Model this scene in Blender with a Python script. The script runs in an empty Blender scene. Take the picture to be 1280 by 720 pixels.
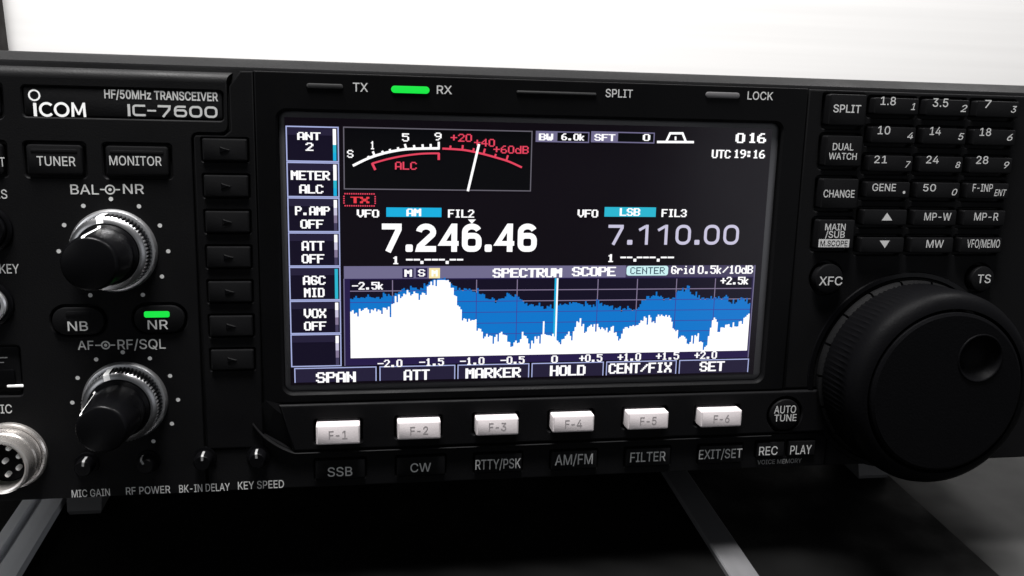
import bpy, bmesh, math, random
from mathutils import Matrix, Vector
from mathutils.geometry import tessellate_polygon, delaunay_2d_cdt
random.seed(7)
SC = bpy.context.scene
COL = SC.collection

# ------------------------------------------------------------------ camera
# panel frame: u right, v up, h out of the front panel, all in millimetres
R = ((0.98657379, -0.02401867, -0.16154027),
     (-0.00682175, 0.98220243, -0.18770149),
     (0.16317358, 0.18628336, 0.96885133))
F, D, OX, OY = 1100.0, 224.615, 43.829, 96.968
TILT, LIFT = math.radians(7.0), 32.0           # the radio leans back on its front feet
ROOT = Matrix.Translation((0, 0, LIFT * .001)) @ Matrix.Rotation(-TILT, 4, 'X')
def L(u, v, h=0): return Vector((u * .001, -h * .001, v * .001))
def P(px, py, h=0.0):                           # photo pixel -> point of the panel plane at height h
    x, y = (px - 640) / F, (py - 360) / F
    r = [R[0][i] * x + R[1][i] * y + R[2][i] for i in range(3)]
    k = (D - h) / r[2]
    return (r[0] * k - OX, OY - r[1] * k)
def lift(u, v, h):                              # panel-plane measure -> the same sight line at height h
    s = 1 - h / D
    return ((u + OX) * s - OX, (v - OY) * s + OY)
cd = bpy.data.cameras.new('camera'); cam = bpy.data.objects.new('camera', cd); COL.objects.link(cam)
cd.sensor_width = 36; cd.lens = F / 1280 * 36; cd.clip_start = .01; cd.clip_end = 50
ax = lambda r: Vector((r[0], r[2], -r[1]))
M = Matrix.Identity(4)
for i, c in enumerate((ax(R[0]), -ax(R[1]), -ax(R[2]), L(-OX, OY, D))):
    for j in range(3): M[j][i] = c[j]
cam.matrix_world = ROOT @ M
SC.camera = cam

# ------------------------------------------------------------------ light
w = bpy.data.worlds.new('World'); SC.world = w; w.use_nodes = True
w.node_tree.nodes['Background'].inputs[0].default_value = (.9, .95, 1, 1)
w.node_tree.nodes['Background'].inputs[1].default_value = .11
def area(name, loc, target, sx, sy, power, col=(1, 1, 1)):
    l = bpy.data.lights.new(name, 'AREA'); l.shape = 'RECTANGLE'; l.size = sx; l.size_y = sy
    l.energy = power; l.color = col
    o = bpy.data.objects.new(name, l); COL.objects.link(o); o.location = loc
    o.rotation_euler = (Vector(target) - Vector(loc)).to_track_quat('-Z', 'Y').to_euler()
    return o
area('overhead_light', (-.14, -.045, 1.05), (-.10, .02, .1), .46, .16, 44.0, (1, .985, .975))
area('overhead_light', (.62, .22, 1.05), (.45, .45, .1), .40, .16, 13.0, (1, .985, .975))  # added lamp, brightens the right part of the wall
area('added_light', (.40, -.46, .12), (.05, 0, .10), .34, .40, .48, (.92, .94, 1))  # added soft source, its reflection gives the glare on the screen
area('added_light', (-.45, -.36, .26), (-.13, .03, 0), .22, .22, .4, (.95, .97, 1))  # added low front lamp to brighten the left rail
SC.view_settings.view_transform = 'Standard'; SC.view_settings.look = 'None'
SC.view_settings.exposure = 0; SC.view_settings.gamma = 1
SC.render.engine = 'CYCLES'

# ------------------------------------------------------------------ materials
def mat(name, col, rough=.5, metal=0.0, spec=.5, emit=None, es=1.0, bump=None, var=0, streak=None):
    m = bpy.data.materials.new(name); m.use_nodes = True; nt = m.node_tree; b = nt.nodes['Principled BSDF']
    b.inputs['Base Color'].default_value = (*col, 1); b.inputs['Roughness'].default_value = rough
    b.inputs['Metallic'].default_value = metal; b.inputs['Specular IOR Level'].default_value = spec
    if emit: b.inputs['Emission Color'].default_value = (*emit, 1); b.inputs['Emission Strength'].default_value = es
    tc = nt.nodes.new('ShaderNodeTexCoord'); mp = nt.nodes.new('ShaderNodeMapping')
    nt.links.new(tc.outputs['Object'], mp.inputs[0])
    if streak: mp.inputs['Scale'].default_value = streak
    if var:
        n = nt.nodes.new('ShaderNodeTexNoise'); n.inputs['Scale'].default_value = 60 if not streak else 1
        n.inputs['Detail'].default_value = 6; nt.links.new(mp.outputs[0], n.inputs['Vector'])
        r = nt.nodes.new('ShaderNodeMapRange'); r.inputs[1].default_value = .3; r.inputs[2].default_value = .7
        r.inputs[3].default_value = rough * (1 - var); r.inputs[4].default_value = min(1, rough * (1 + var))
        nt.links.new(n.outputs[0], r.inputs[0]); nt.links.new(r.outputs[0], b.inputs['Roughness'])
        mx = nt.nodes.new('ShaderNodeMix'); mx.data_type = 'RGBA'
        mx.inputs[6].default_value = (*[c * (1 - var * .5) for c in col], 1)
        mx.inputs[7].default_value = (*[min(1, c * (1 + var * .5)) for c in col], 1)
        nt.links.new(n.outputs[0], mx.inputs[0]); nt.links.new(mx.outputs[2], b.inputs['Base Color'])
    if bump:
        n2 = nt.nodes.new('ShaderNodeTexNoise'); n2.inputs['Scale'].default_value = bump[0]; n2.inputs['Detail'].default_value = 4
        nt.links.new(mp.outputs[0], n2.inputs['Vector'])
        bp = nt.nodes.new('ShaderNodeBump'); bp.inputs['Strength'].default_value = bump[1]; bp.inputs['Distance'].default_value = .0002
        nt.links.new(n2.outputs[0], bp.inputs['Height']); nt.links.new(bp.outputs[0], b.inputs['Normal'])
    return m
def glow(name, col, s=1.0):
    m = bpy.data.materials.new(name); m.use_nodes = True; b = m.node_tree.nodes['Principled BSDF']
    b.inputs['Base Color'].default_value = (.002, .002, .002, 1); b.inputs['Roughness'].default_value = .2; b.inputs['Specular IOR Level'].default_value = .15
    b.inputs['Emission Color'].default_value = (*col, 1); b.inputs['Emission Strength'].default_value = s
    return m
K = dict(
    panel=mat('panel_black', (.0033, .0033, .0036), .6, spec=.05, bump=(2500, .25), var=.2),
    roll=mat('panel_black_lit_edge', (.0045, .0045, .0048), .5, bump=(2500, .25), spec=.08, var=.2),  # paler copy of the panel black, top light put into its colour
    side=mat('panel_side_black', (.0026, .0026, .0029), .55, spec=.05, bump=(2500, .25), var=.2),
    trim=mat('trim_grey', (.0048, .0048, .0051), .5, spec=.06, bump=(2000, .2), var=.2),
    gloss=mat('bezel_gloss', (.0018, .0018, .002), .4, spec=.05, var=.15),
    key=mat('key_black', (.0026, .0026, .0029), .5, spec=.07, bump=(3000, .15), var=.15),
    well=mat('well_black', (.006, .006, .006), .7),
    text=mat('print_grey_white', (.40, .40, .395), .6), logo=mat('print_white', (.80, .80, .79), .6),
    dim=mat('print_grey', (.17, .17, .17), .6),
    white=mat('key_white', (.44, .405, .41), .45, bump=(2500, .1), var=.05),
    engr=mat('key_print', (.24, .22, .225), .5),
    silver=mat('ring_silver', (.62, .62, .63), .33, .95, var=.15),
    steel=mat('socket_steel', (.62, .59, .565), .28, .9, var=.5, bump=(700, .3)),
    knob=mat('knob_black', (.0016, .0016, .0019), .3, spec=.07, bump=(2500, .1), var=.2),
    dial=mat('dial_black', (.0018, .0018, .0021), .5, spec=.025, bump=(1500, .3), var=.2),
    rubber=mat('rubber_grey', (.055, .054, .055), .8, var=.2),
    led_off=mat('lamp_dark', (.012, .012, .012), .35),
    led_grey=mat('lamp_grey', (.06, .058, .06), .4),
    led_on=glow('lamp_green', (.01, .78, .06), 1.05),
    glass=mat('screen_glass', (.002, .012, .014), .22, spec=.5, var=.1),
    knurl=mat('knurl_metal', (.5, .5, .51), .3, .9), band=mat('band_metal', (.26, .26, .265), .34, 1.0, var=.2),
    lcd=mat('screen_dark', (.002, .002, .0025), .2, spec=.2, emit=(.010, .005, .012), es=.32, var=.1),
    border=mat('screen_border', (.03, .03, .033), .35, spec=.4, var=.1),
    s_white=glow('screen_white', (1, .99, 1), 1.12), s_lav=glow('screen_lavender', (.62, .59, .77), .95),
    s_line=glow('screen_pale_line', (.45, .50, .85), .9), s_grid=glow('screen_grid', (.26, .21, .34), .9),
    s_gridb=glow('screen_grid_blue', (.04, .06, .34), 1), s_blue=glow('screen_blue', (.004, .18, .60), 1),
    s_cyan=glow('screen_cyan', (.01, .43, .74), 1), s_teal=glow('screen_teal', (.025, .47, .64), 1),
    s_pink=glow('screen_pink', (.80, .06, .115), 1), s_red=glow('screen_red', (.85, .05, .07), 1),
    s_bar=glow('screen_bar', (.165, .15, .27), 1), s_bar2=glow('screen_bar_dark', (.06, .05, .11), 1),
    s_box=glow('screen_black', (.001, .001, .002), 1), s_cell=glow('screen_cell', (.006, .004, .016), 1),
    s_cell2=glow('screen_cell_top', (.018, .014, .04), 1), s_axis=glow('screen_axis', (.020, .012, .065), 1),
    s_grey=glow('screen_grey_line', (.13, .12, .15), 1), s_pill=glow('screen_pill', (.62, .90, .92), 1),
    s_yel=glow('screen_yellow', (.95, .80, .42), 1), s_ink=glow('screen_ink', (.02, .06, .10), 1),
    wall=mat('wall_white', (.55, .545, .54), .6, var=.16, streak=(1.2, 1, 120), bump=(3, .1)),
    desk=mat('desk_grey', (.019, .019, .0187), .6, spec=.12, var=.15),
    mat=mat('mat_black', (.002, .002, .002), .8, spec=.05, var=.2),
    shaded=mat('shaded_metal', (.10, .10, .104), .45, .3, var=.2, streak=(200, 4, 200)),  # darker copy of the rail metal, shade put into its colour
    alu=mat('aluminium', (.74, .75, .77), .4, .2, var=.3, streak=(200, 4, 200)),
    post=mat('post_grey', (.011, .0098, .0094), .7, spec=.08, var=.2),
)

# ------------------------------------------------------------------ mesh helpers (millimetres, panel frame)
POS = {}
class MB:
    def __init__(s): s.v = []; s.f = []; s.m = []; s.mats = []
    def mi(s, m):
        if m not in s.mats: s.mats.append(m)
        return s.mats.index(m)
    def poly(s, pts, m):
        b = len(s.v); s.v += [tuple(p) for p in pts]; s.f.append(list(range(b, b + len(pts)))); s.m.append(s.mi(m))
    def mesh(s, vs, fs, m):
        b = len(s.v); s.v += [tuple(p) for p in vs]; k = s.mi(m)
        for f in fs: s.f.append([b + i for i in f]); s.m.append(k)
    def rect(s, u0, v0, u1, v1, h, m): s.poly([(u0, v0, h), (u1, v0, h), (u1, v1, h), (u0, v1, h)], m)
    def loops(s, lps, m, cap0=False, cap1=True, closed=True):
        n = len(lps[0]); b = len(s.v); k = s.mi(m)
        for l in lps: s.v += [tuple(p) for p in l]
        for a in range(len(lps) - 1):
            for i in range(n if closed else n - 1):
                j = (i + 1) % n
                s.f.append([b + a * n + i, b + a * n + j, b + (a + 1) * n + j, b + (a + 1) * n + i]); s.m.append(k)
        if cap1: s.f.append([b + (len(lps) - 1) * n + i for i in range(n)]); s.m.append(k)
        if cap0: s.f.append([b + i for i in range(n)][::-1]); s.m.append(k)
    def rbox(s, u0, v0, u1, v1, h0, h1, m, r=.6, bev=.25, cap0=False):
        s.loops([[(*p, h0) for p in rr(u0, v0, u1, v1, r)], [(*p, h1 - bev) for p in rr(u0, v0, u1, v1, r)],
                 [(*p, h1 - bev * .3) for p in rr(u0 + bev * .3, v0 + bev * .3, u1 - bev * .3, v1 - bev * .3, max(.05, r - bev * .3))],
                 [(*p, h1) for p in rr(u0 + bev, v0 + bev, u1 - bev, v1 - bev, max(.05, r - bev))]], m, cap0)
    def lathe(s, c, prof, m, n=64, cap0=False, cap1=True):
        s.loops([[(c[0] + r * math.cos(2 * math.pi * i / n), c[1] + r * math.sin(2 * math.pi * i / n), h) for i in range(n)] for r, h in prof], m, cap0, cap1)
    def strip(s, pts, wd, h, m, closed=False):              # a mitred ribbon
        n = len(pts); Lf = []; Rt = []
        for i in range(n):
            a = pts[i - 1] if (i > 0 or closed) else None; b = pts[(i + 1) % n] if (i < n - 1 or closed) else None
            p = pts[i]; d1 = d2 = None
            if a: l = math.hypot(p[0] - a[0], p[1] - a[1]); d1 = ((p[0] - a[0]) / l, (p[1] - a[1]) / l)
            if b: l = math.hypot(b[0] - p[0], b[1] - p[1]); d2 = ((b[0] - p[0]) / l, (b[1] - p[1]) / l)
            d1 = d1 or d2; d2 = d2 or d1
            nx, ny = -(d1[1] + d2[1]), d1[0] + d2[0]; l = math.hypot(nx, ny) or 1; nx /= l; ny /= l
            k = min(2.2, 1 / max(.3, nx * -d1[1] + ny * d1[0])) * wd / 2
            Lf.append((p[0] + nx * k, p[1] + ny * k, h)); Rt.append((p[0] - nx * k, p[1] - ny * k, h))
        for i in range(n if closed else n - 1):
            j = (i + 1) % n; s.poly([Rt[i], Rt[j], Lf[j], Lf[i]], m)
    def disc(s, c, r, h, m, n=20): s.poly([(c[0] + r * math.cos(2 * math.pi * i / n), c[1] + r * math.sin(2 * math.pi * i / n), h) for i in range(n)], m)
    def build(s, name, parent=None, ang=35, recalc=False, label=None, world=False):
        if world: co = [Vector(p) * .001 for p in s.v]
        else: co = [L(*p) for p in s.v]
        lo = Vector([min(c[i] for c in co) for i in range(3)]); hi = Vector([max(c[i] for c in co) for i in range(3)])
        o0 = (lo + hi) / 2
        if world and not parent: o0.z = lo.z
        me = bpy.data.meshes.new(name); me.from_pydata([c - o0 for c in co], [], s.f)
        for m in s.mats: me.materials.append(K[m])
        me.polygons.foreach_set('material_index', s.m)
        if recalc:
            bm = bmesh.new(); bm.from_mesh(me); bmesh.ops.recalc_face_normals(bm, faces=bm.faces); bm.to_mesh(me); bm.free()
        me.polygons.foreach_set('use_smooth', [True] * len(me.polygons))
        me.set_sharp_from_angle(angle=math.radians(ang)); me.update()
        ob = bpy.data.objects.new(name, me); COL.objects.link(ob)
        base = POS.get(parent.as_pointer(), Vector()) if parent else Vector()
        ob.location = o0 - base; POS[ob.as_pointer()] = o0
        if parent: ob.parent = parent
        if label: ob['label'] = label
        return ob
def rr(u0, v0, u1, v1, r, k=5):
    r = min(r, (u1 - u0) / 2 - .001, (v1 - v0) / 2 - .001); out = []
    for cx, cy, a in ((u1 - r, v1 - r, 0), (u0 + r, v1 - r, 90), (u0 + r, v0 + r, 180), (u1 - r, v0 + r, 270)):
        for i in range(k + 1):
            t = math.radians(a + 90 * i / k); out.append((cx + r * math.cos(t), cy + r * math.sin(t)))
    return out
def circ(c, r, n=40): return [(c[0] + r * math.cos(2 * math.pi * i / n), c[1] + r * math.sin(2 * math.pi * i / n)) for i in range(n)]
def offset(pl, d):                                           # inward (d > 0) offset of an anticlockwise polygon
    n = len(pl); out = []
    for i in range(n):
        a, p, b = pl[i - 1], pl[i], pl[(i + 1) % n]
        l1 = math.hypot(p[0] - a[0], p[1] - a[1]); l2 = math.hypot(b[0] - p[0], b[1] - p[1])
        n1 = (-(p[1] - a[1]) / l1, (p[0] - a[0]) / l1); n2 = (-(b[1] - p[1]) / l2, (b[0] - p[0]) / l2)
        k = 1 + n1[0] * n2[0] + n1[1] * n2[1]
        out.append((p[0] + d * (n1[0] + n2[0]) / max(.4, k), p[1] + d * (n1[1] + n2[1]) / max(.4, k)))
    return out
def plate(mb, outer, holes, h1, h0, m, bev=.4, hb=.25, round_=False, hm=None):
    top = offset(outer, bev); hs = [offset(h, -hb) for h in holes]
    vs = [(*p, h1) for p in top]
    for h in hs: vs += [(*p, h1) for p in h]
    tris = tessellate_polygon([[Vector((*p, 0)) for p in top]] + [[Vector((*p, 0)) for p in h] for h in hs])
    fs = []
    for t in tris:
        a, b, c = [vs[i] for i in t]
        cr = (b[0] - a[0]) * (c[1] - a[1]) - (b[1] - a[1]) * (c[0] - a[0])
        fs.append(list(t) if cr > 0 else list(t)[::-1])
    mb.mesh(vs, fs, m)
    steps = 5 if round_ else 2
    lp = [[(*p, h0) for p in outer]]
    for i in range(steps + 1):
        a = math.pi / 2 * i / steps; lp.append([(*p, h1 - bev + bev * math.sin(a)) for p in offset(outer, bev * (1 - math.cos(a)))])
    mb.loops(lp, m, cap1=False)
    for h, g in zip(holes, hs):
        mb.loops([[(*p, h1) for p in g], [(*p, h1 - hb) for p in h], [(*p, h0) for p in h]], hm or m, cap1=False)
# ---- printed lettering: outlines of a plain sans serif (360 units to the em), anticlockwise loops filled, clockwise ones holes
INK = {'A': (240, '43 0 117 219 123 239 116 239 122 219 140 161 198 0 231 0 138 254 101 254 8 0|185 71 185 99 55 99 55 71'),
 'B': (228, '142 1 158 4 172 9 184 16 193 24 200 33 205 44 209 68 208 81 201 102 196 110 182 123 157 133 165 136 178 143 189 153 197 168 199 187 198 199 190 221 175 239 152 250 137 253 30 254 30 0|62 115 135 115 144 113 153 109 166 99 175 85 178 68 172 48 165 40 154 34 140 30 122 29 62 29|62 226 120 226 135 225 147 221 163 206 167 197 167 178 162 163 157 157 144 148 136 145 128 143 62 143'),
 'C': (255, '146 -3 170 2 192 12 201 19 210 27 224 45 234 68 236 80 204 80 199 64 185 45 172 36 150 28 134 26 105 32 92 38 80 47 71 59 63 72 57 88 53 107 53 148 62 182 80 207 92 216 105 223 119 227 134 228 142 228 165 222 179 214 195 197 202 183 204 174 236 174 234 187 224 209 210 228 201 236 181 248 158 255 134 258 113 256 93 251 75 242 59 230 46 215 35 197 27 176 22 153 20 127 22 101 27 78 35 58 46 40 59 25 75 12 93 4 113 -2 134 -3'),
 'D': (251, '134 2 156 7 175 15 192 27 206 42 217 59 229 102 231 128 225 175 217 196 206 213 192 228 176 239 157 248 136 253 47 254 47 226 110 226 129 225 145 221 160 214 172 205 182 194 190 180 195 165 200 128 195 90 189 75 182 61 171 49 159 40 144 34 127 30 48 29 48 0 109 0|30 254 30 0 62 0 62 254'),
 'E': (209, '188 0 188 29 62 29 62 114 178 114 178 143 62 143 62 226 186 226 186 254 30 254 30 0'),
 'F': (205, '62 0 62 111 173 111 173 139 62 139 62 226 185 226 185 254 30 254 30 0'),
 'G': (260, '154 -2 172 2 188 9 203 19 215 31 225 45 233 62 239 100 239 128 141 128 141 100 217 100 207 101 203 74 191 51 183 43 172 36 148 27 134 26 119 28 92 38 81 47 71 59 63 72 57 88 53 107 53 148 62 182 70 196 80 207 104 223 118 227 141 227 158 224 172 218 184 208 194 197 204 174 237 174 230 198 225 208 210 227 192 242 170 252 158 255 132 258 112 256 92 251 74 242 59 230 45 215 35 197 27 176 22 153 20 127 22 102 27 78 35 58 45 40 59 25 75 13 93 4 113 -2 134 -3'),
 'H': (258, '62 0 62 116 196 116 196 0 228 0 228 254 196 254 196 144 62 144 62 254 30 254 30 0'),
 'I': (150, '135 0 135 29 91 29 91 226 135 226 135 254 16 254 16 226 59 226 59 29 16 29 16 0'),
 'K': (233, '116 138 224 254 182 254 87 152 52 108 52 73|62 0 62 167 62 254 30 254 30 0|224 0 114 155 94 130 186 0'),
 'L': (196, '181 0 181 29 62 29 62 254 30 254 30 0'),
 'M': (314, '61 0 61 178 60 222 59 229 56 229 83 150 143 0 171 0 232 155 254 221 256 229 253 229 253 221 252 0 284 0 284 254 238 254 176 94 155 30 154 24 161 24 139 94 76 254 30 254 30 0'),
 'N': (262, '62 0 62 182 60 227 54 226 79 181 193 0 232 0 232 254 199 254 200 54 202 27 207 27 178 82 68 254 30 254 30 0'),
 'O': (267, '155 -2 174 4 192 12 208 25 221 40 232 58 240 78 245 101 247 127 245 153 240 176 232 197 221 215 208 230 192 242 174 251 155 256 133 258 112 256 93 251 75 242 59 230 46 215 35 197 27 176 22 153 20 127 22 101 27 78 35 58 46 40 59 25 75 12 93 4 112 -2 133 -3|105 32 92 38 71 58 63 72 57 88 53 106 52 127 53 148 57 166 63 182 71 196 92 216 105 223 119 227 133 228 148 227 162 223 175 216 196 196 204 182 210 166 214 148 215 127 214 106 210 88 204 72 196 58 175 38 148 28 133 26'),
 'P': (222, '62 0 62 226 129 225 148 219 156 214 167 201 172 184 172 164 167 147 162 139 149 128 139 124 116 121 55 121 55 93 118 93 136 94 152 98 166 104 178 112 187 121 195 133 200 145 203 159 203 189 195 215 178 236 166 244 152 250 136 253 30 254 30 0'),
 'Q': (267, '200 -24 234 -24 156 80 123 80|155 -2 174 4 192 12 208 25 221 40 232 58 240 78 245 101 247 127 245 153 240 176 232 197 221 215 208 230 192 242 174 251 155 256 133 258 112 256 93 251 75 242 59 230 46 215 35 197 27 176 22 153 20 127 22 101 27 78 35 58 46 40 59 25 75 12 93 4 112 -2 133 -3|105 32 92 38 71 58 63 72 57 88 53 106 52 127 53 148 57 166 63 182 71 196 92 216 105 223 119 227 133 228 148 227 162 223 175 216 196 196 204 182 210 166 214 148 215 127 214 106 210 88 204 72 196 58 175 38 148 28 133 26'),
 'R': (224, '62 0 62 226 116 226 140 223 149 220 162 209 167 202 172 186 172 167 167 150 162 143 149 133 140 130 129 128 48 128 48 99 118 99 152 103 178 116 188 125 195 136 204 161 204 191 195 217 178 237 167 244 153 250 136 253 30 254 30 0|214 0 151 115 115 115 177 0'),
 'S': (223, '147 0 162 5 185 21 199 43 203 56 204 69 201 90 197 99 179 119 172 124 148 135 85 154 65 167 58 180 58 195 64 209 76 220 92 227 102 229 127 228 140 225 151 219 160 211 166 201 169 189 200 189 199 202 195 213 189 224 180 234 158 249 145 254 130 257 97 257 69 249 57 242 46 234 37 224 31 213 27 200 26 186 28 170 34 156 43 145 56 135 72 126 140 106 155 99 170 84 173 70 172 61 165 46 151 34 143 30 123 25 102 25 83 29 75 33 62 44 57 51 52 68 19 68 25 42 32 30 51 11 78 0 112 -4'),
 'T': (224, '96 226 96 0 128 0 128 226 208 226 208 254 16 254 16 226'),
 'U': (259, '149 -3 166 1 182 8 207 27 223 54 229 87 229 254 196 254 196 89 193 66 182 48 175 40 155 29 129 26 104 29 84 40 70 57 66 66 62 89 62 254 30 254 30 87 31 70 36 54 42 40 52 27 63 17 77 8 93 1 110 -3 129 -4'),
 'V': (240, '139 0 231 254 197 254 133 69 117 15 124 15 108 69 42 254 8 254 102 0'),
 'W': (343, '115 0 165 185 175 237 168 237 181 172 228 0 265 0 335 254 302 254 249 47 244 20 249 20 245 38 231 98 190 254 153 254 106 73 96 29 95 20 98 20 84 90 41 254 8 254 78 0'),
 'X': (237, '46 0 113 98 122 116 115 116 134 83 191 0 228 0 129 143 129 119 223 254 187 254 132 175 116 146 122 146 102 181 52 254 15 254 109 118 109 142 9 0'),
 'Y': (236, '134 0 134 104 228 254 191 254 135 164 116 127 112 115 125 115 116 137 107 155 46 254 8 254 102 104 102 0'),
 'Z': (219, '200 0 200 29 45 27 49 17 79 56 198 231 198 254 20 254 20 226 174 227 170 238 147 208 21 23 21 0'),
 '0': (227, '131 -2 147 3 162 12 174 24 184 39 192 57 198 77 203 127 198 177 192 197 184 215 174 230 161 242 147 251 131 256 113 258 95 256 79 251 65 242 53 230 43 215 35 197 29 177 25 153 24 127 25 101 29 77 34 57 42 39 53 24 65 12 79 3 95 -2 113 -3|101 26 91 30 73 46 67 58 58 88 55 107 55 148 62 182 67 197 73 208 82 218 91 224 101 228 113 230 136 224 145 218 160 197 169 166 172 127 169 88 160 58 153 46 136 30 125 26 113 25'),
 '1': (227, '195 0 195 27 38 27 38 0|99 254 43 213 43 179 106 224 106 0 138 0 138 254'),
 '2': (227, '195 0 195 28 76 30 159 118 181 150 188 168 191 186 186 211 181 223 173 233 164 241 141 254 112 258 98 257 84 253 60 241 43 221 37 209 33 181 64 181 64 190 69 207 79 219 94 227 112 230 137 224 149 215 157 202 160 178 152 156 141 141 32 24 32 0'),
 '3': (227, '141 1 166 13 177 22 185 33 195 58 195 86 192 99 177 122 167 131 140 143 124 145 106 144 106 139 186 230 186 254 35 254 35 226 144 224 78 150 78 124 101 124 127 121 146 112 153 105 162 90 165 72 164 63 157 46 152 40 138 30 129 27 100 25 91 27 75 33 63 44 56 58 55 66 22 66 28 40 35 29 54 11 80 0 109 -3'),
 '4': (227, '207 53 207 81 54 83 155 254 123 254 20 79 20 53|171 0 171 159 141 159 141 0'),
 '5': (227, '141 1 166 16 176 26 191 51 194 66 195 94 193 105 185 125 172 143 156 156 137 164 115 167 97 165 81 159 67 151 75 226 183 226 183 254 48 254 34 126 64 123 76 131 92 137 100 138 119 138 129 135 145 125 157 111 161 101 164 81 161 61 152 44 138 32 130 28 111 25 94 27 80 34 69 44 62 58 61 65 30 65 35 41 49 20 59 12 82 1 111 -3'),
 '6': (227, '142 1 155 7 176 25 184 36 190 49 193 63 193 94 185 120 178 131 169 140 158 147 146 153 117 157 110 157 87 148 75 135 75 131 161 254 126 254 56 151 35 106 32 81 33 65 36 51 42 37 50 25 71 7 84 1 113 -3|95 27 87 31 74 43 65 59 62 79 65 99 69 107 80 121 95 130 113 133 131 130 146 121 157 107 161 98 164 79 161 59 152 43 139 31 131 27 113 24'),
 '7': (227, '82 0 195 224 195 254 31 254 31 226 162 224 48 0'),
 '8': (227, '145 1 171 13 181 21 195 42 199 54 200 78 194 98 183 114 168 126 150 133 162 138 171 145 180 154 186 165 190 177 190 203 181 225 164 242 153 249 128 257 113 258 85 254 73 249 62 242 45 225 36 203 36 177 40 165 46 154 55 145 76 132 58 126 43 114 37 106 29 88 26 68 27 54 31 42 45 21 68 6 82 1 113 -3|92 27 76 34 64 46 61 53 58 61 58 78 65 94 77 107 93 115 113 118 133 115 149 107 156 101 165 87 168 78 168 61 161 46 150 34 134 27 113 25|96 147 82 154 72 165 66 188 72 210 82 221 96 228 113 230 130 228 144 221 154 210 160 188 154 165 144 154 130 147 113 145'),
 '9': (227, '98 257 84 253 71 247 50 230 36 205 33 191 33 161 41 134 58 114 69 107 94 98 109 97 128 101 139 107 151 119 154 124 151 124 65 0 100 0 158 84 180 120 191 148 194 161 193 189 190 204 176 229 155 247 142 253 128 257 113 258|131 227 146 218 157 204 161 195 164 175 161 156 152 140 139 129 131 125 123 122 113 122 104 122 95 125 80 134 74 140 69 148 63 166 63 186 69 204 80 218 95 227 113 230'),
 '/': (125, '89 266 7 -38 36 -38 117 266'),
 '-': (227, '57 122 57 94 168 94 168 122'),
 '.': (94, '64 4 68 9 71 20 68 32 64 37 54 43 48 43 42 43 31 37 26 27 25 20 31 4 48 -2'),
 'z': (190, '169 0 169 28 63 30 166 165 166 190 24 190 24 161 127 160 21 23 21 0')}
_tc = {}
def area2(p): return sum(p[i - 1][0] * p[i][1] - p[i][0] * p[i - 1][1] for i in range(len(p)))
def winding(x, y, loops):
    w_ = 0
    for l in loops:
        for i in range(len(l)):
            (x1, y1), (x2, y2) = l[i - 1], l[i]
            if (y1 <= y) != (y2 <= y) and ((x2 - x1) * (y - y1) - (x - x1) * (y2 - y1) > 0) == (y2 > y1): w_ += 1 if y2 > y1 else -1
    return w_
def letters(s, bold=0.0, shear=0.0):                         # -> vertices in the unit box and triangles
    k = (s, bold, shear)
    if k not in _tc:
        x = 0; V = []; FS = []
        for ch in s:
            if ch == ' ': x += 95; continue
            adv, t = INK[ch]; ls = []
            for l in t.split('|'):
                n = list(map(int, l.split())); ls.append(list(zip(n[::2], n[1::2])))
            ls = [offset(p, -bold) if bold else p for p in ls]
            ls = [[(x + px + shear * py, py) for px, py in p] for p in ls]
            vs = [Vector(p) for l in ls for p in l]; es = []; c = 0
            for l in ls: es += [(c + i, c + (i + 1) % len(l)) for i in range(len(l))]; c += len(l)
            ov, oe, of = delaunay_2d_cdt(vs, es, [], 0, .01)[:3]; base = len(V); V += [tuple(p) for p in ov]
            for f in of:
                cx = sum(ov[i].x for i in f) / len(f); cy = sum(ov[i].y for i in f) / len(f)
                if winding(cx, cy, ls): FS.append([base + i for i in f])
            x += adv
        use = sorted({i for f in FS for i in f}); mp_ = {i: j for j, i in enumerate(use)}
        V = [V[i] for i in use]; FS = [[mp_[i] for i in f] for f in FS]
        x0, x1 = min(p[0] for p in V), max(p[0] for p in V); y0, y1 = min(p[1] for p in V), max(p[1] for p in V)
        if '/' in s: y0, y1 = 0, 254
        _tc[k] = ([((p[0] - x0) / (x1 - x0), (p[1] - y0) / (y1 - y0)) for p in V], FS)
    return _tc[k]
def box_of(x0, x1, y0, y1, h):                               # pixel box -> upright box on the plane
    ym = (y0 + y1) / 2; xm = (x0 + x1) / 2
    a, b = P(x0, ym, h), P(x1, ym, h); c, d = P(xm, y1, h), P(xm, y0, h); ctr = P(xm, ym, h)
    wd, ht = b[0] - a[0], d[1] - c[1]
    return ctr[0] - wd / 2, ctr[1] - ht / 2, ctr[0] + wd / 2, ctr[1] + ht / 2
def T(mb, s, x0, x1, y0, y1, h=.06, m='text', bold=2.5, shear=0.0, box=None):
    u0, v0, u1, v1 = box or box_of(x0, x1, y0, y1, h); vs, fs = letters(s, bold, shear)
    mb.mesh([(u0 + (u1 - u0) * p[0], v0 + (v1 - v0) * p[1], h) for p in vs], fs, m)
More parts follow.
